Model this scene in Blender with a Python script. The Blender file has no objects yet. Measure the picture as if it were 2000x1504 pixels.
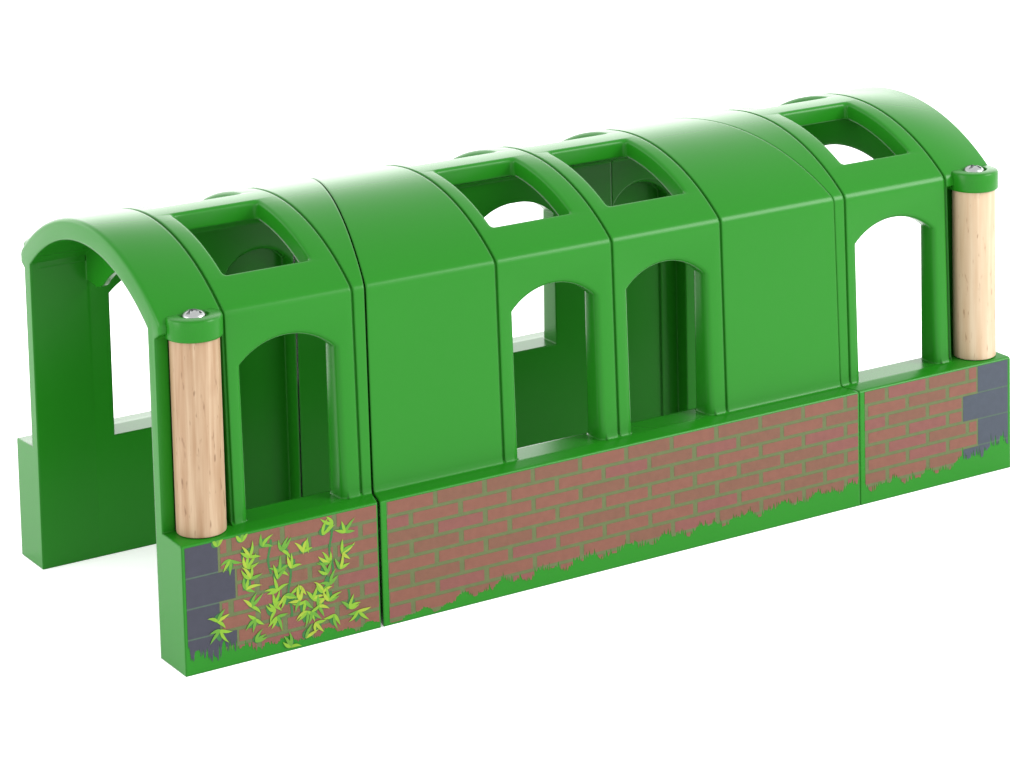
import bpy, bmesh, math, random
from mathutils import Matrix, Vector, Euler

random.seed(7)
SC = bpy.context.scene
C = SC.collection
MM = 0.001

# ------------------------------------------------------------------ camera
cam_d = bpy.data.cameras.new('camera')
cam = bpy.data.objects.new('camera', cam_d)
C.objects.link(cam)
cam_d.sensor_width = 36.0
cam_d.lens = 36.0 * 6013.308 / 2000.0
cam_d.shift_x = -0.0725745
cam_d.shift_y = -0.5411915
cam_d.clip_start = 0.02
cam_d.clip_end = 60.0
cam.location = (-0.345505, -0.756907, 0.339811)
cam.rotation_euler = Euler((1.44522, 0.02068, -0.57147), 'XYZ')
SC.camera = cam

# ------------------------------------------------------------------ world: white studio surround, a little dimmer behind the camera
FRONT, CEIL, BACK = 2.8, 1.5, 1.5
W = bpy.data.worlds.new('World')
SC.world = W
W.use_nodes = True
nt = W.node_tree
nt.nodes.clear()
tc = nt.nodes.new('ShaderNodeTexCoord')


def wmath(op, x, y, clamp=False):
    n = nt.nodes.new('ShaderNodeMath'); n.operation = op; n.use_clamp = clamp
    for i, v in enumerate((x, y)):
        if isinstance(v, (int, float)):
            n.inputs[i].default_value = v
        else:
            nt.links.new(v, n.inputs[i])
    return n.outputs[0]


def wramp(v, a, b2, lo, hi):
    n = nt.nodes.new('ShaderNodeMapRange'); n.interpolation_type = 'SMOOTHSTEP'
    n.inputs['From Min'].default_value = a
    n.inputs['From Max'].default_value = b2
    n.inputs['To Min'].default_value = lo
    n.inputs['To Max'].default_value = hi
    nt.links.new(v, n.inputs['Value'])
    return n.outputs['Result']


dot = nt.nodes.new('ShaderNodeVectorMath'); dot.operation = 'DOT_PRODUCT'
dot.inputs[1].default_value = (0.10, 0.995, 0.0)
nt.links.new(tc.outputs['Generated'], dot.inputs[0])
sep = nt.nodes.new('ShaderNodeSeparateXYZ')
nt.links.new(tc.outputs['Generated'], sep.inputs[0])
# a bright backdrop stands behind the table, the ceiling is dimmer, the front room in between
back = wramp(dot.outputs['Value'], 0.62, 1.0, 0.0, 1.0)
low = wramp(sep.outputs['Z'], 0.22, 0.55, 1.0, 0.0)
ceil = wramp(sep.outputs['Z'], 0.25, 0.70, FRONT, CEIL)
strength = wmath('ADD', wmath('MULTIPLY', wmath('MULTIPLY', back, low), BACK), ceil)
bg = nt.nodes.new('ShaderNodeBackground')
bg.inputs['Color'].default_value = (1, 1, 1, 1)
out = nt.nodes.new('ShaderNodeOutputWorld')
nt.links.new(strength, bg.inputs['Strength'])
nt.links.new(bg.outputs[0], out.inputs[0])

SC.view_settings.view_transform = 'Standard'
SC.view_settings.look = 'None'
SC.view_settings.exposure = 0.0
SC.view_settings.gamma = 1.0
SC.view_settings.use_curve_mapping = False


def area(name, loc, target, size, power):
    d = bpy.data.lights.new(name, 'AREA')
    d.shape = 'SQUARE'
    d.size = size
    d.energy = power
    o = bpy.data.objects.new(name, d)
    C.objects.link(o)
    o.location = loc
    o.rotation_euler = (Vector(target) - Vector(loc)).to_track_quat('-Z', 'Y').to_euler()
    return o


area('softbox_right', (1.00, -0.75, 0.75), (0.20, 0.05, 0.05), 0.6, 18.0)
area('softbox_left', (-1.10, 0.15, 0.45), (0.0, 0.05, 0.05), 0.6, 6.5)

# ------------------------------------------------------------------ materials


def principled(name, col, rough=0.4, spec=0.5, metal=0.0):
    m = bpy.data.materials.new(name)
    m.use_nodes = True
    b = m.node_tree.nodes['Principled BSDF']
    b.inputs['Base Color'].default_value = (*col, 1)
    b.inputs['Roughness'].default_value = rough
    b.inputs['Metallic'].default_value = metal
    b.inputs['Specular IOR Level'].default_value = spec
    return m, m.node_tree, b


def green_plastic(name, radius):
    m, t, b = principled(name, (0.008, 0.121, 0.005), 0.27, 0.16)
    n = t.nodes
    bev = n.new('ShaderNodeBevel'); bev.samples = 8
    bev.inputs['Radius'].default_value = radius
    # faint moulding variation in the pigment
    tcn = n.new('ShaderNodeTexCoord')
    no2 = n.new('ShaderNodeTexNoise')
    no2.inputs['Scale'].default_value = 14.0
    no2.inputs['Detail'].default_value = 2.0
    t.links.new(tcn.outputs['Object'], no2.inputs['Vector'])
    mr = n.new('ShaderNodeMapRange')
    mr.inputs['To Min'].default_value = 0.96
    mr.inputs['To Max'].default_value = 1.05
    t.links.new(no2.outputs['Fac'], mr.inputs['Value'])
    hs = n.new('ShaderNodeHueSaturation')
    hs.inputs['Color'].default_value = b.inputs['Base Color'].default_value
    t.links.new(mr.outputs['Result'], hs.inputs['Value'])
    t.links.new(hs.outputs[0], b.inputs['Base Color'])
    t.links.new(bev.outputs['Normal'], b.inputs['Normal'])
    return m


M_GREEN = green_plastic('green_plastic', 0.0009)


def wood_mat(name, c0, c1, c2):
    m, t, b = principled(name, c0, 0.55, 0.3)
    n = t.nodes
    tcn = n.new('ShaderNodeTexCoord')
    mp = n.new('ShaderNodeMapping')
    mp.inputs['Scale'].default_value = (420, 420, 22)
    t.links.new(tcn.outputs['Object'], mp.inputs['Vector'])
    no = n.new('ShaderNodeTexNoise')
    no.inputs['Scale'].default_value = 1.0
    no.inputs['Detail'].default_value = 5.0
    no.inputs['Distortion'].default_value = 0.6
    t.links.new(mp.outputs[0], no.inputs['Vector'])
    cr = n.new('ShaderNodeValToRGB')
    cr.color_ramp.elements[0].position = 0.33
    cr.color_ramp.elements[0].color = (*c1, 1)
    cr.color_ramp.elements[1].position = 0.62
    cr.color_ramp.elements[1].color = (*c0, 1)
    t.links.new(no.outputs['Fac'], cr.inputs['Fac'])
    # beech flecks: short dark ticks along the grain
    mp2 = n.new('ShaderNodeMapping')
    mp2.inputs['Scale'].default_value = (900, 900, 190)
    t.links.new(tcn.outputs['Object'], mp2.inputs['Vector'])
    no2 = n.new('ShaderNodeTexNoise')
    no2.inputs['Scale'].default_value = 1.0
    no2.inputs['Detail'].default_value = 2.0
    t.links.new(mp2.outputs[0], no2.inputs['Vector'])
    r2 = n.new('ShaderNodeMapRange')
    r2.inputs['From Min'].default_value = 0.64
    r2.inputs['From Max'].default_value = 0.74
    r2.inputs['To Max'].default_value = 0.75
    t.links.new(no2.outputs['Fac'], r2.inputs['Value'])
    # broad warm stain patches
    mp3 = n.new('ShaderNodeMapping')
    mp3.inputs['Scale'].default_value = (130, 130, 60)
    t.links.new(tcn.outputs['Object'], mp3.inputs['Vector'])
    no3 = n.new('ShaderNodeTexNoise')
    no3.inputs['Scale'].default_value = 1.0
    t.links.new(mp3.outputs[0], no3.inputs['Vector'])
    r3 = n.new('ShaderNodeMapRange')
    r3.inputs['From Min'].default_value = 0.55
    r3.inputs['From Max'].default_value = 0.75
    r3.inputs['To Max'].default_value = 0.6
    t.links.new(no3.outputs['Fac'], r3.inputs['Value'])
    mx = n.new('ShaderNodeMix'); mx.data_type = 'RGBA'
    t.links.new(r3.outputs[0], mx.inputs['Factor'])
    t.links.new(cr.outputs['Color'], mx.inputs['A'])
    mx.inputs['B'].default_value = (*c1, 1)
    mx2 = n.new('ShaderNodeMix'); mx2.data_type = 'RGBA'
    t.links.new(r2.outputs[0], mx2.inputs['Factor'])
    t.links.new(mx.outputs['Result'], mx2.inputs['A'])
    mx2.inputs['B'].default_value = (*c2, 1)
    t.links.new(mx2.outputs['Result'], b.inputs['Base Color'])
    return m


M_WOOD = wood_mat('beech_wood', (0.302, 0.215, 0.136), (0.215, 0.128, 0.068), (0.105, 0.050, 0.022))
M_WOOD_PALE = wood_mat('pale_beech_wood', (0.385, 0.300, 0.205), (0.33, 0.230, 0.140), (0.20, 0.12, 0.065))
M_METAL, _, _ = principled('zinc_screw', (0.34, 0.35, 0.35), 0.25, 0.5, 1.0)
M_DARK, _, _ = principled('dark_slot', (0.06, 0.06, 0.06), 0.5)


def ink(name, col):
    col = tuple(0.345 * c for c in col)
    m, t, b = principled(name, col, 0.42, 0.2)
    n = t.nodes
    tcn = n.new('ShaderNodeTexCoord')
    no = n.new('ShaderNodeTexNoise')
    no.inputs['Scale'].default_value = 420.0
    no.inputs['Detail'].default_value = 4.0
    t.links.new(tcn.outputs['Object'], no.inputs['Vector'])
    hs = n.new('ShaderNodeHueSaturation')
    hs.inputs['Color'].default_value = (*col, 1)
    mr = n.new('ShaderNodeMapRange')
    mr.inputs['From Min'].default_value = 0.3
    mr.inputs['From Max'].default_value = 0.7
    mr.inputs['To Min'].default_value = 0.93
    mr.inputs['To Max'].default_value = 1.06
    t.links.new(no.outputs['Fac'], mr.inputs['Value'])
    t.links.new(mr.outputs[0], hs.inputs['Value'])
    t.links.new(hs.outputs[0], b.inputs['Base Color'])
    return m


I_MORTAR = ink('ink_mortar', (0.182, 0.236, 0.085))
I_BRICK = [ink('ink_brick_red', (0.345, 0.134, 0.088)), ink('ink_brick_brown', (0.305, 0.134, 0.082)),
           ink('ink_brick_rose', (0.345, 0.122, 0.100))]
I_SLATE = [ink('ink_slate', (0.088, 0.110, 0.150)), ink('ink_slate_dark', (0.074, 0.077, 0.112))]
I_SLATEJ = ink('ink_slate_joint', (0.115, 0.190, 0.145))
I_LEAF = [ink('ink_leaf_lime', (0.330, 0.650, 0.035)), ink('ink_leaf_yellow', (0.520, 0.700, 0.050)),
          ink('ink_leaf_green', (0.180, 0.500, 0.040))]
I_STEM = ink('ink_stem', (0.050, 0.260, 0.060))

# ------------------------------------------------------------------ mesh helpers (everything is drawn in millimetres)


def link_mesh(name, bm, mats, parent=None, smooth=35, offset=(0, 0, 0)):
    me = bpy.data.meshes.new(name)
    bm.to_mesh(me)
    bm.free()
    me.transform(Matrix.Scale(MM, 4))
    for m in (mats if isinstance(mats, (list, tuple)) else [mats]):
        me.materials.append(m)
    if smooth:
        for p in me.polygons:
            p.use_smooth = True
        me.set_sharp_from_angle(angle=math.radians(smooth))
    o = bpy.data.objects.new(name, me)
    C.objects.link(o)
    if parent:
        o.parent = parent
    o.location = Vector(offset) * MM
    return o


def add_prism(bm, pts, axis, a, b):
    """pts: 2D polygon; extruded along axis from a to b."""
    def P(p, v):
        return {'x': (v, p[0], p[1]), 'y': (p[0], v, p[1]), 'z': (p[0], p[1], v)}[axis]
    A = [bm.verts.new(P(p, a)) for p in pts]
    B = [bm.verts.new(P(p, b)) for p in pts]
    n = len(pts)
    fs = [bm.faces.new(A), bm.faces.new(B[::-1])]
    for i in range(n):
        fs.append(bm.faces.new((A[i], B[i], B[(i + 1) % n], A[(i + 1) % n])))
    return fs


def boolean(bm, cutter, op='DIFFERENCE'):
    bmesh.ops.recalc_face_normals(bm, faces=bm.faces)
    bmesh.ops.recalc_face_normals(cutter, faces=cutter.faces)
    ma = bpy.data.meshes.new('tmp_a'); bm.to_mesh(ma); bm.free()
    mb = bpy.data.meshes.new('tmp_b'); cutter.to_mesh(mb); cutter.free()
    oa = bpy.data.objects.new('tmp_a', ma); C.objects.link(oa)
    ob = bpy.data.objects.new('tmp_b', mb); C.objects.link(ob)
    md = oa.modifiers.new('b', 'BOOLEAN')
    md.operation = op; md.object = ob; md.solver = 'EXACT'
    dg = bpy.context.evaluated_depsgraph_get()
    res = bmesh.new()
    res.from_mesh(oa.evaluated_get(dg).to_mesh())
    bpy.data.objects.remove(oa); bpy.data.objects.remove(ob)
    bpy.data.meshes.remove(ma); bpy.data.meshes.remove(mb)
    return res


# ------------------------------------------------------------------ measurements of the toy
L = 300.0           # length
WID = 118.3         # width over the base
CY = WID / 2
BASE_H = 37.7
INNER = 42.55       # half clear width at the portals
INNER_BAY = 42.6    # half clear width inside
R_OUT, CROWN_OUT = 77.0, 117.6
R_IN, CROWN_IN = 66.5, 111.4
R_BAY, CROWN_BAY = 67.0, 112.2
EAVE = 50.1         # half width at the eave
WALL_B = 51.9       # half width at the wall foot


def arc_z(u, R, crown):
    return crown - R + math.sqrt(max(R * R - u * u, 0))


def profile():
    """Closed horseshoe section: list of (u, z, kind); kind 1 = outer skin above the ledge."""
    half = []
    H = CY
    half.append((-H, 0.0, 0))
    half.append((-H, BASE_H - 0.9, 0))
    half.append((-H + 0.27, BASE_H - 0.27, 0))
    half.append((-H + 0.9, BASE_H, 0))
    half.append((-WALL_B - 1.3, BASE_H + 0.06, 0))
    half.append((-WALL_B - 0.5, BASE_H + 0.30, 0))
    half.append((-WALL_B - 0.1, BASE_H + 1.1, 1))
    half.append((-WALL_B + 0.05, BASE_H + 2.2, 1))
    ze = arc_z(EAVE, R_OUT, CROWN_OUT)
    half.append((-EAVE - 0.05, ze - 1.4, 1))
    half.append((-EAVE + 0.12, ze - 0.45, 1))
    half.append((-EAVE + 0.65, arc_z(EAVE - 0.65, R_OUT, CROWN_OUT) - 0.12, 1))
    n = 26
    a0 = math.asin((EAVE - 1.3) / R_OUT)
    for i in range(n + 1):
        a = -a0 + a0 * i / n
        half.append((R_OUT * math.sin(a), CROWN_OUT - R_OUT + R_OUT * math.cos(a), 1))
    outer = half + [(-u, z, k) for u, z, k in half[-2::-1]]
    inner = []
    for H2, R2, cr in ((INNER, R_IN, CROWN_IN), (INNER_BAY, R_BAY, CROWN_BAY)):
        one = [(H2, 0.0)]
        a0 = math.asin((H2 - 0.3) / R2)
        n = 40
        for i in range(n + 1):
            a = a0 - 2 * a0 * i / n
            one.append((R2 * math.sin(a), cr - R2 + R2 * math.cos(a)))
        one.append((-H2, 0.0))
        inner.append(one)
    # inner points carry both the portal (narrow) and the bay (wide) position
    inner = [(p[0], p[1], 2, q[0], q[1]) for p, q in zip(*inner)]
    return outer + inner


PROF = profile()


def inset_pt(u, z, d):
    if z < 98.0 and abs(u) > 48:
        return u - math.copysign(d, u), z
    cz = CROWN_OUT - R_OUT
    r = math.hypot(u, z - cz)
    k = (r - d) / r
    return u * k, cz + (z - cz) * k


def loft(stations):
    """stations: list of (x function of y, inset of the outer skin[, wide clear width inside])"""
    bm = bmesh.new()
    rings = []
    for st in stations:
        fx, ins = st[0], st[1]
        wide = st[2] if len(st) > 2 else True
        ring = []
        for pt in PROF:
            u, z, k = pt[:3]
            if k == 2 and wide:
                u, z = pt[3:]
            uu, zz = (u, z)
            if k == 1 and ins:
                uu, zz = inset_pt(u, z, ins)
            ring.append(bm.verts.new((fx(CY + u), CY + uu, zz)))
        rings.append(ring)
    n = len(PROF)
    bm.faces.new(rings[0])
    bm.faces.new(rings[-1][::-1])
    for a, b in zip(rings, rings[1:]):
        for i in range(n):
            bm.faces.new((a[i], a[(i + 1) % n], b[(i + 1) % n], b[i]))
    return bm


def const(x):
    return lambda y: x


def groove(x, w=0.34, d=0.85):
    return [(const(x - w - 0.14), 0), (const(x - w), d), (const(x + w), d), (const(x + w + 0.14), 0)]


def arch_pts(x0, x1, zb, zs, zc, n=20):
    """window opening: flat sill, upright jambs, low segmental arch"""
    h = (x1 - x0) / 2
    cx = (x0 + x1) / 2
    s = zc - zs
    R = (h * h + s * s) / (2 * s)
    a0 = math.asin(h / R)
    pts = [(x0, zb), (x1, zb)]
    for i in range(n + 1):
        a = a0 - 2 * a0 * i / n
        pts.append((cx + R * math.sin(a), zc - R + R * math.cos(a)))
    return pts


SILL = BASE_H + 0.10


def loft_cutter(bm, rings):
    R = [[bm.verts.new(p) for p in r] for r in rings]
    n = len(R[0])
    bm.faces.new(R[0]); bm.faces.new(R[-1][::-1])
    for a, b2 in zip(R, R[1:]):
        for i in range(n):
            bm.faces.new((a[i], a[(i + 1) % n], b2[(i + 1) % n], b2[i]))


def wall_y(z):
    """outer face of the near wall at height z"""
    t = (z - (BASE_H + 3.2)) / (arc_z(EAVE, R_OUT, CROWN_OUT) - 1.4 - BASE_H - 3.2)
    t = min(max(t, 0.0), 1.0)
    return CY - (WALL_B - 0.05) + t * (WALL_B - 0.05 - EAVE - 0.05)


def window_cutter(bm, x0, x1, r=1.9, sh=0.9, sh2=0.0):
    """opening through both walls, its outer edges rounded with radius r"""
    # quarter round: offset falls from r at the skin to 0 at depth r
    prof = [(-9.0, r), (-0.05, r)] + [(r * (1 - math.cos(math.radians(15 * i))), r * (1 - math.sin(math.radians(15 * i)))) for i in range(1, 7)]
    rings = []

    def section(d, o, far):
        return [(x, WID - wall_y(z) - d if far else wall_y(z) + d, z) for x, z in arch_pts(x0 - o, x1 + o, SILL, 83.0, 89.0 + o)]
    for d, o in prof:
        rings.append(section(d, o, False))
    # inner edge of the near wall, softly rounded too
    yi = CY - INNER
    for d, o in ((-2.2, 0.0), (-1.3, 0.3), (-0.6, 0.85), (0.0, 1.8), (0.6, 1.8)):
        rings.append([(x, yi + d, z) for x, z in arch_pts(x0 - o, x1 + o, SILL, 83.0, 89.0 + o * 0.6)])
    rings.append([(x, yi + 6, z) for x, z in arch_pts(x0 + sh, x1 - sh2, SILL, 83.0, 89.0)])
    for d, o in prof[::-1]:
        rings.append([(x, y, z) for x, y, z in section(d, o, True)])
    # the far opening sits a little narrower
    for q in range(len(prof)):
        rings[-len(prof) + q] = [(x + (sh if x < (x0 + x1) / 2 - 1 else -sh2 if x > (x0 + x1) / 2 + 1 else 0), y, z)
                                 for x, y, z in rings[-len(prof) + q]]
    loft_cutter(bm, rings)


def rounded_rect(x0, x1, y0, y1, r, n=4):
    pts = []
    for cx, cy, a0 in ((x1 - r, y1 - r, 0), (x0 + r, y1 - r, 90), (x0 + r, y0 + r, 180), (x1 - r, y0 + r, 270)):
        for i in range(n + 1):
            a = math.radians(a0 + 90 * i / n)
            pts.append((cx + r * math.cos(a), cy + r * math.sin(a)))
    return pts


def subdivide(pts, step=3.0):
    res = []
    for p, q in zip(pts, pts[1:] + pts[:1]):
        k = max(1, int(math.hypot(q[0] - p[0], q[1] - p[1]) / step))
        res += [(p[0] + (q[0] - p[0]) * i / k, p[1] + (q[1] - p[1]) * i / k) for i in range(k)]
    return res


def skylight_cutter(bm, x0, x1, r=1.2):
    for y0, y1 in ((20.2, 53.6), (WID - 53.6, WID - 20.2)):
        base = subdivide(rounded_rect(x0, x1, y0, y1, 1.3))
        cx, cy = (x0 + x1) / 2, (y0 + y1) / 2
        hx, hy = (x1 - x0) / 2, (y1 - y0) / 2
        rings = []
        for d, o in [(None, r), (-0.05, r)] + [(r * (1 - math.cos(math.radians(18 * i))), r * (1 - math.sin(math.radians(18 * i)))) for i in range(1, 6)] + [(99, 0.0)]:
            ring = []
            for x, y in base:
                xx = cx + (x - cx) * (hx + o) / hx
                yy = cy + (y - cy) * (hy + o) / hy
                z = 132.0 if d is None else (99.0 if d == 99 else arc_z(yy - CY, R_OUT, CROWN_OUT) - d)
                ring.append((xx, yy, z))
            rings.append(ring)
        loft_cutter(bm, rings)


def circle(cx, cy, r, n=40):
    return [(cx + r * math.cos(2 * math.pi * i / n), cy + r * math.sin(2 * math.pi * i / n)) for i in range(n)]


POST = (10.3, 8.5)      # pillar axis from the end and from the side
POST_R = 7.1
ALC_TOP = 94.3


def seam(y):
    return 62.7 + 0.263 * y


def end_section(mirror, gap):
    st = [(const(0.0), 1.3, False), (const(0.12), 0.8, False), (const(0.38), 0.4, False), (const(0.75), 0.12, False), (const(1.3), 0, False),
          (const(18.6), 0, False), (const(18.8), 0)] + groove(19.6) + groove(60.8, 0.3, 0.8) + [(lambda y: seam(y) - gap * (1 + 1.3 * max(0.0, 1 - y / 12)), 0)]
    if mirror:      # the far portal keeps a crisper outer edge
        st = [(const(0.0), 0.45, False), (const(0.14), 0.13, False), (const(0.45), 0, False)] + st[5:]
    bm = loft(st)
    cut = bmesh.new()
    window_cutter(cut, *((25.2, 56.2) if mirror else (24.5, 54.6)), sh=0.0 if mirror else 0.9, sh2=3.2 if mirror else 0.0)
    skylight_cutter(cut, 25.7, 53.2)
    bm = boolean(bm, cut)
    # alcoves for the wooden pillars, cut in turn from each corner
    for side in (0, 1):
        cut = bmesh.new()
        if side == 0:
            add_prism(cut, [(-4, SILL), (12.4, SILL), (12.4, ALC_TOP), (8.6, ALC_TOP + 2.2), (-4, ALC_TOP + 2.2)], 'x', -3, 19.0)
        else:
            add_prism(cut, [(WID - a, z) for a, z in [(-4, SILL), (12.4, SILL), (12.4, ALC_TOP), (8.6, ALC_TOP + 2.2), (-4, ALC_TOP + 2.2)]], 'x', -3, 19.0)
        bm = boolean(bm, cut)
        cut = bmesh.new()
        cy = POST[1] if side == 0 else WID - POST[1]
        add_prism(cut, circle(POST[0], cy, POST_R + 0.4), 'z', SILL + 0.02, ALC_TOP - 0.02)
        bm = boolean(bm, cut)
    # blind arched recess in the wedge piece, inside the far wall
    cut = bmesh.new()
    loft_cutter(cut, [[(x, y, z) for x, z in arch_pts(66.2 - o, 88.4 + min(o, 0.3), -3.0, 82.5, 88.2 + o)]
                      for y, o in ((98, 1.1), (101.72, 1.1), (102.3, 0.45), (102.9, 0.0), (108.0, 0.0))])
    bm = boolean(bm, cut)
    if mirror:
        cut = bmesh.new()
        add_prism(cut, [(59.6, -3), (70, -3), (70, 74), (59.6, 74)], 'y', 96, 107.3)
        bm = boolean(bm, cut)
    # stiffening rib under the roof with a corbel on each wall
    rib = []
    n = 24
    IW = INNER_BAY
    for i in range(n + 1):
        u = -IW - 1.5 + 2 * (IW + 1.5) * i / n
        rib.append((CY + u, arc_z(u, R_BAY, CROWN_BAY) + 1.5))
    low = [(IW + 1.5, 88.5), (INNER - 8, 87.6), (INNER - 12.5, 89.5)]
    for i in range(n + 1):
        u = (INNER - 14.5) - 2 * (INNER - 14.5) * i / n
        low.append((u, arc_z(u, 48.0, 100.4)))
    low += [(-(INNER - 12.5), 89.5), (-(INNER - 8), 87.6), (-(IW + 1.5), 88.5)]
    add = bmesh.new()
    add_prism(add, rib + [(CY + u, z) for u, z in low], 'x', 18.3, 20.2)
    bm = boolean(bm, add, 'UNION')
    if mirror:
        for v in bm.verts:
            v.co.x = L - v.co.x
    bmesh.ops.recalc_face_normals(bm, faces=bm.faces)
    return bm


def middle_section(gap_l, gap_r):
    st = [(lambda y: seam(y) + gap_l, 0)] + groove(109.2) + groove(150.3) + groove(190.7) \
        + [(lambda y: L - seam(y) - gap_r, 0)]
    bm = loft(st)
    cut = bmesh.new()
    window_cutter(cut, 114.8, 143.9)
    window_cutter(cut, 155.7, 184.4, sh2=-2.8)
    skylight_cutter(cut, 114.6, 142.8)
    skylight_cutter(cut, 156.3, 185.0)
    bm = boolean(bm, cut)
    bmesh.ops.recalc_face_normals(bm, faces=bm.faces)
    return bm


# ------------------------------------------------------------------ the printed brickwork on the near side
ROW = 4.45
TOP = 37.0
BRICK = 16.7


def grass_height(x):
    K = [(0, 4.6), (20, 4.6), (62, 2.4), (64, 1.6), (80, 2.6), (100, 4.6), (150, 6.0), (200, 6.8), (237, 8.0),
         (239, 6.0), (265, 5.4), (280, 7.0), (292, 9.0), (300, 9.5)]
    for (a, za), (b, zb) in zip(K, K[1:]):
        if a <= x <= b:
            base = za + (zb - za) * (x - a) / (b - a)
            break
    tuft = 0.9 * math.sin(x * 0.43 + 0.8) + 0.6 * math.sin(x * 0.97 + 2.1)
    ph = x * 1.02 + 0.55 * math.sin(x * 0.9) + 0.35 * math.sin(x * 2.3 + 1.0)
    k = math.floor(ph)
    fr = ph - k
    rnd = math.sin(k * 12.9898) * 43758.5453
    rnd -= math.floor(rnd)
    h = (0.6 + 2.3 * rnd) * (1.7 if x > 279 or x < 16 else 1.0)
    blade = h * max(0.0, 1 - abs(fr - 0.3 - 0.4 * ((rnd * 7) % 1)) / 0.42)
    return max(base + tuft - 0.9 + blade * (0.45 if base < 4.2 else 1.0), 0.7)


def quoin_at(x, z, zones):
    """returns course index if (x, z) lies in a slate corner stone"""
    for side, xa, wn, ww, first in zones:
        k = int((TOP - z) // (2 * ROW))
        w = (ww if (k + first) % 2 else wn)
        if side == 'l' and x < xa + w:
            return k
        if side == 'r' and x > xa - w:
            return k
    return None


def brick_print(bm, x0, x1, zones, seed, slate=0):
    rnd = random.Random(seed)
    step = 0.17
    n = int(round((x1 - x0) / step))
    kinds = {}

    def quad(xa, xb, za0, za1, zb0, zb1, y, mat):
        vs = [bm.verts.new((xa, y, za0)), bm.verts.new((xb, y, zb0)), bm.verts.new((xb, y, zb1)), bm.verts.new((xa, y, za1))]
        f = bm.faces.new(vs)
        f.material_index = mat
    rows = int(TOP // ROW) + 1
    for i in range(n):
        xa, xb = x0 + (x1 - x0) * i / n, x0 + (x1 - x0) * (i + 1) / n
        xm = (xa + xb) / 2
        ga, gb = grass_height(xa), grass_height(xb)
        quad(xa, xb, min(ga, TOP), TOP, min(gb, TOP), TOP, -0.05,
             6 if any((zz[0] == 'l' and xm < zz[2]) or (zz[0] == 'r' and xm > 299.5 - zz[2]) for zz in zones) else 0)
        for r in range(rows):
            zt = TOP - r * ROW - (0.0 if r == 0 else 0.50)
            zb = TOP - (r + 1) * ROW + 0.58
            if zt <= max(ga, gb):
                continue
            la, lb = max(zb, ga), max(zb, gb)
            q = quoin_at(xm, (zt + zb) / 2, zones)
            if q is not None:
                ztop = TOP - 2 * q * ROW - (0 if q == 0 else 0.25)
                zbot = TOP - 2 * (q + 1) * ROW + 0.25
                if r % 2 == 0:
                    zb2 = TOP - (r + 1) * ROW
                    quad(xa, xb, max(zb2, ga), ztop, max(zb2, gb), ztop, -0.10, 4 + slate)
                else:
                    zt2 = TOP - r * ROW
                    if zt2 > max(ga, gb):
                        quad(xa, xb, max(zbot, ga), zt2, max(zbot, gb), zt2, -0.10, 4 + slate)
                continue
            ph = (xm + (BRICK / 2 if r % 2 else 0) + 3.0) / BRICK
            fr = ph - math.floor(ph)
            if fr < 0.095:
                continue
            key = (r, math.floor(ph))
            if key not in kinds:
                kinds[key] = 1 + rnd.choice((0, 0, 1, 1, 2))
            # slate stones keep a thin joint towards the bricks
            if quoin_at(xm + 0.7, (zt + zb) / 2, zones) is not None or quoin_at(xm - 0.7, (zt + zb) / 2, zones) is not None:
                continue
            quad(xa, xb, la, zt, lb, zt, -0.10, kinds[key])
    return bm


PRINT_MATS = [I_MORTAR] + I_BRICK + I_SLATE + [I_SLATEJ]


def leaf(bm, x, z, ang, ln, wd, mat, y):
    """one lance-shaped leaflet pointing along ang"""
    n = 7
    up, dn = [], []
    bend = random.uniform(-0.5, 0.5)
    for i in range(n + 1):
        t = i / n
        a = ang + bend * t
        px = x + ln * t * math.cos(a)
        pz = z + ln * t * math.sin(a)
        w = wd * math.sin(math.pi * (0.06 + 0.94 * t) ** 0.75) * 0.5
        up.append((px - w * math.sin(a), pz + w * math.cos(a)))
        dn.append((px + w * math.sin(a), pz - w * math.cos(a)))
    pts = up + dn[::-1]
    pts = [(min(max(p[0], 0.4), 62.0), min(max(p[1], 0.6), 37.3)) for p in pts]
    for i in range(n):
        vs = [bm.verts.new((p[0], y, p[1])) for p in (up[i], up[i + 1], dn[i + 1], dn[i])]
        for v in vs:
            v.co.x = min(max(v.co.x, 0.4), 62.0); v.co.z = min(max(v.co.z, 0.6), 37.3)
        f = bm.faces.new(vs)
        f.material_index = mat


# sprigs: x, z on the printed face, pointing direction (degrees), number of leaflets
SPRIGS = []


def ivy_print(bm):
    y = -0.15
    lvl = 0
    for (xs, za, zb) in STEMS:
        m = 14
        prev = None
        for i in range(m + 1):
            z = za + (zb - za) * i / m
            x = xs + 0.5 * math.sin(z * 0.55 + xs)
            if prev:
                w = 0.36
                vs = [bm.verts.new(c) for c in ((prev[0] - w, y, prev[1]), (prev[0] + w, y, prev[1]), (x + w, y, z), (x - w, y, z))]
                f = bm.faces.new(vs)
                f.material_index = 3
            prev = (x, z)
    for (x, z, ang, cnt) in SPRIGS:
        lvl += 1
        yy = y - 0.04 - 0.004 * lvl
        base = math.radians(ang)
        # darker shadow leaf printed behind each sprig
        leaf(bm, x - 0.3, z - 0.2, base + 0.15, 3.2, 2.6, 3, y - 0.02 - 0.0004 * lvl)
        for k in range(cnt):
            a = base + math.radians((k - (cnt - 1) / 2) * 46 + random.uniform(-9, 9))
            ln = random.uniform(3.8, 5.2) * (1.0 if abs(k - (cnt - 1) / 2) < 1 else 0.85)
            leaf(bm, x, z, a, ln, 0.98, random.choice((0, 0, 0, 1, 2, 2)), yy - 0.0006 * k)


STEMS = [(19.0, 33, 21), (27.0, 34, 24), (33.0, 30, 10), (46.5, 34, 20), (51.5, 14, 8)]
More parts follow.
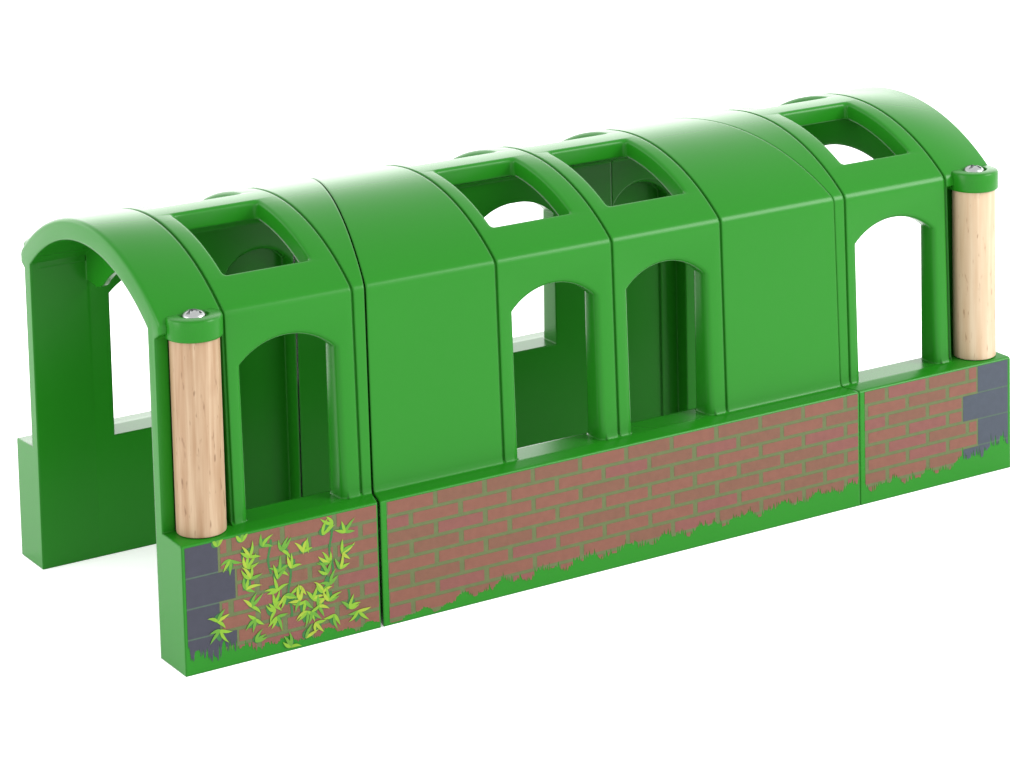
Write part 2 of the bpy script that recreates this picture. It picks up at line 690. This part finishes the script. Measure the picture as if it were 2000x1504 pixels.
# (pixel x, pixel y of the sprig base in the photograph, measured) converted to face millimetres below
PX = [(545, 400, 90, 3), (715, 365, 80, 3), (860, 400, 60, 3), (640, 500, 245, 4), (745, 560, 60, 4), (1000, 430, 50, 4),
      (1150, 440, 60, 3), (1185, 350, 250, 2), (975, 590, 60, 4), (735, 720, 50, 4), (1340, 520, 120, 4), (1470, 290, 80, 4),
      (1380, 230, 160, 3), (1300, 310, 60, 2), (1440, 440, 20, 4), (1345, 680, 110, 4), (960, 730, 120, 4), (770, 850, 55, 4),
      (930, 830, 20, 4), (1120, 690, 260, 3), (1210, 790, 40, 4), (1250, 840, 20, 4), (530, 960, 50, 4), (800, 940, 230, 4),
      (940, 880, 160, 3), (950, 920, 280, 4), (1160, 800, 250, 3), (1170, 880, 250, 4), (1370, 900, 250, 3), (1480, 850, 50, 4),
      (1550, 870, 275, 4), (550, 1020, 250, 4), (790, 1110, 40, 3), (1040, 1150, 90, 4), (1150, 1080, 50, 2), (960, 640, 80, 2),
      (1200, 880, 320, 3), (1290, 740, 100, 3), (1060, 560, 70, 3), (1010, 760, 300, 4),
      (1230, 960, 290, 3), (1420, 560, 60, 3), (1120, 800, 150, 4),
      (1330, 800, 70, 4), (765, 480, 80, 4), (765, 640, 75, 4), (1325, 600, 110, 3)]


def px_to_face(zx, zy):
    # plan of the printed face: corners of the near left panel as they stand on the toy
    px, py = 280 + zx / 3.76, 960 + zy / 3.76
    u = (px - 362) / (745 - 362)
    top = 1067 + (975 - 1067) * u
    bot = 1325 + (1223 - 1325) * u
    v = (bot - py) / (bot - top)
    return 63.0 * u * (1 + 0.04 * (1 - u)), 37.7 * v


SPRIGS += [(*px_to_face(a, b), c, d) for a, b, c, d in PX]

# ------------------------------------------------------------------ setting: white ground under the toy, with an added glow that whitens its shadows
m, t, b = principled('white_ground_added_glow', (0.94, 0.94, 0.94), 0.6, 0.1)
b.inputs['Emission Color'].default_value = (1, 1, 1, 1)
b.inputs['Emission Strength'].default_value = 0.20
bm = bmesh.new()
add_prism(bm, [(-9000, -6000), (9500, -6000), (9500, 9000), (-9000, 9000)], 'z', -12.0, -0.05)
bmesh.ops.recalc_face_normals(bm, faces=bm.faces)
ground = link_mesh('ground', bm, m, smooth=0)
ground['kind'] = 'structure'

# ------------------------------------------------------------------ the toy
toy = bpy.data.objects.new('toy_tunnel', None)
C.objects.link(toy)
toy.empty_display_size = 0.05
toy['label'] = 'long green plastic toy railway tunnel with arched windows, wooden corner pillars and printed brick base'
toy['category'] = 'toy tunnel'

left = link_mesh('end_section', end_section(False, 0.3), M_GREEN, toy)
left['label'] = 'green tunnel end with ivy leaves printed over the bricks'
right = link_mesh('end_section', end_section(True, 0.12), M_GREEN, toy)
right['label'] = 'green tunnel end with plain bricks and slate corner stones'
mid = link_mesh('middle_section', middle_section(0.3, 0.12), M_GREEN, toy)

bm = bmesh.new()
brick_print(bm, 0.9, 61.6, [('l', 0.0, 11.0, 16.0, 0)], 3, 1)
bp1 = link_mesh('brick_print', bm, PRINT_MATS, left, smooth=0)
bm = bmesh.new()
ivy_print(bm)
link_mesh('ivy_print', bm, I_LEAF + [I_STEM], left, smooth=0)
bm = bmesh.new()
brick_print(bm, 65.0, 236.6, [], 5)
link_mesh('brick_print', bm, PRINT_MATS, mid, smooth=0)
bm = bmesh.new()
brick_print(bm, 239.4, 298.9, [('r', 299.5, 13.4, 19.6, 0)], 9)
link_mesh('brick_print', bm, PRINT_MATS, right, smooth=0)


def lathe(bm, prof, n=48, cx=0, cy=0):
    rings = []
    for r, z in prof:
        rings.append([bm.verts.new((cx + r * math.cos(2 * math.pi * i / n), cy + r * math.sin(2 * math.pi * i / n), z)) for i in range(n)])
    for a, b2 in zip(rings, rings[1:]):
        for i in range(n):
            bm.faces.new((a[i], a[(i + 1) % n], b2[(i + 1) % n], b2[i]))
    bm.faces.new(rings[0][::-1])
    bm.faces.new(rings[-1])


def pillar(x, y, inward):
    """wooden dowel standing on the ledge; its green cap is screwed to the roof; inward = +1/-1 towards the tunnel"""
    bm = bmesh.new()
    z0, z1 = BASE_H + 0.15, ALC_TOP + 0.4
    lathe(bm, [(POST_R - 0.5, z0), (POST_R - 0.1, z0 + 0.25), (POST_R, z0 + 0.7), (POST_R, z1)])
    bmesh.ops.recalc_face_normals(bm, faces=bm.faces)
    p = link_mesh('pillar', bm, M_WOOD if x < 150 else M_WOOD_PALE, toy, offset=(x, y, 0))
    bm = bmesh.new()
    R = 8.1
    zt = 100.6
    lathe(bm, [(R - 0.3, ALC_TOP + 0.05), (R, ALC_TOP + 0.4), (R, zt - 0.8), (R - 0.25, zt - 0.25), (R - 0.8, zt),
               (4.3, zt), (4.1, zt - 0.9)])
    # lug that runs back into the roof
    add_prism(bm, [(-R + 0.2, 0), (R - 0.2, 0), (R - 0.2, inward * 8.5), (-R + 0.2, inward * 8.5)], 'z', ALC_TOP + 0.1, zt - 1.2)
    bmesh.ops.recalc_face_normals(bm, faces=bm.faces)
    link_mesh('pillar_cap', bm, M_GREEN, p)
    # domed cross-head screw
    bm = bmesh.new()
    prof = []
    for i in range(9):
        a = math.radians(90 * i / 8)
        prof.append((3.5 * math.cos(a) + 0.02, zt - 0.75 + 2.0 * math.sin(a)))
    lathe(bm, prof, 32)
    cut = bmesh.new()
    w, l = 0.6, 2.7
    c8 = [(-w, -l), (w, -l), (w, -w), (l, -w), (l, w), (w, w), (w, l), (-w, l), (-w, w), (-l, w), (-l, -w), (-w, -w)]
    ca, sa = math.cos(0.5), math.sin(0.5)
    add_prism(cut, [(a * ca - b2 * sa, a * sa + b2 * ca) for a, b2 in c8], 'z', zt + 0.35, zt + 4)
    bm = boolean(bm, cut)
    bmesh.ops.recalc_face_normals(bm, faces=bm.faces)
    link_mesh('screw', bm, M_METAL, p, smooth=40)
    return p


for px in (POST[0], L - POST[0] + 2.2):
    for py, inw in ((POST[1], 1), (WID - POST[1], -1)):
        pillar(px, py, inw)

SC.render.engine = 'CYCLES'
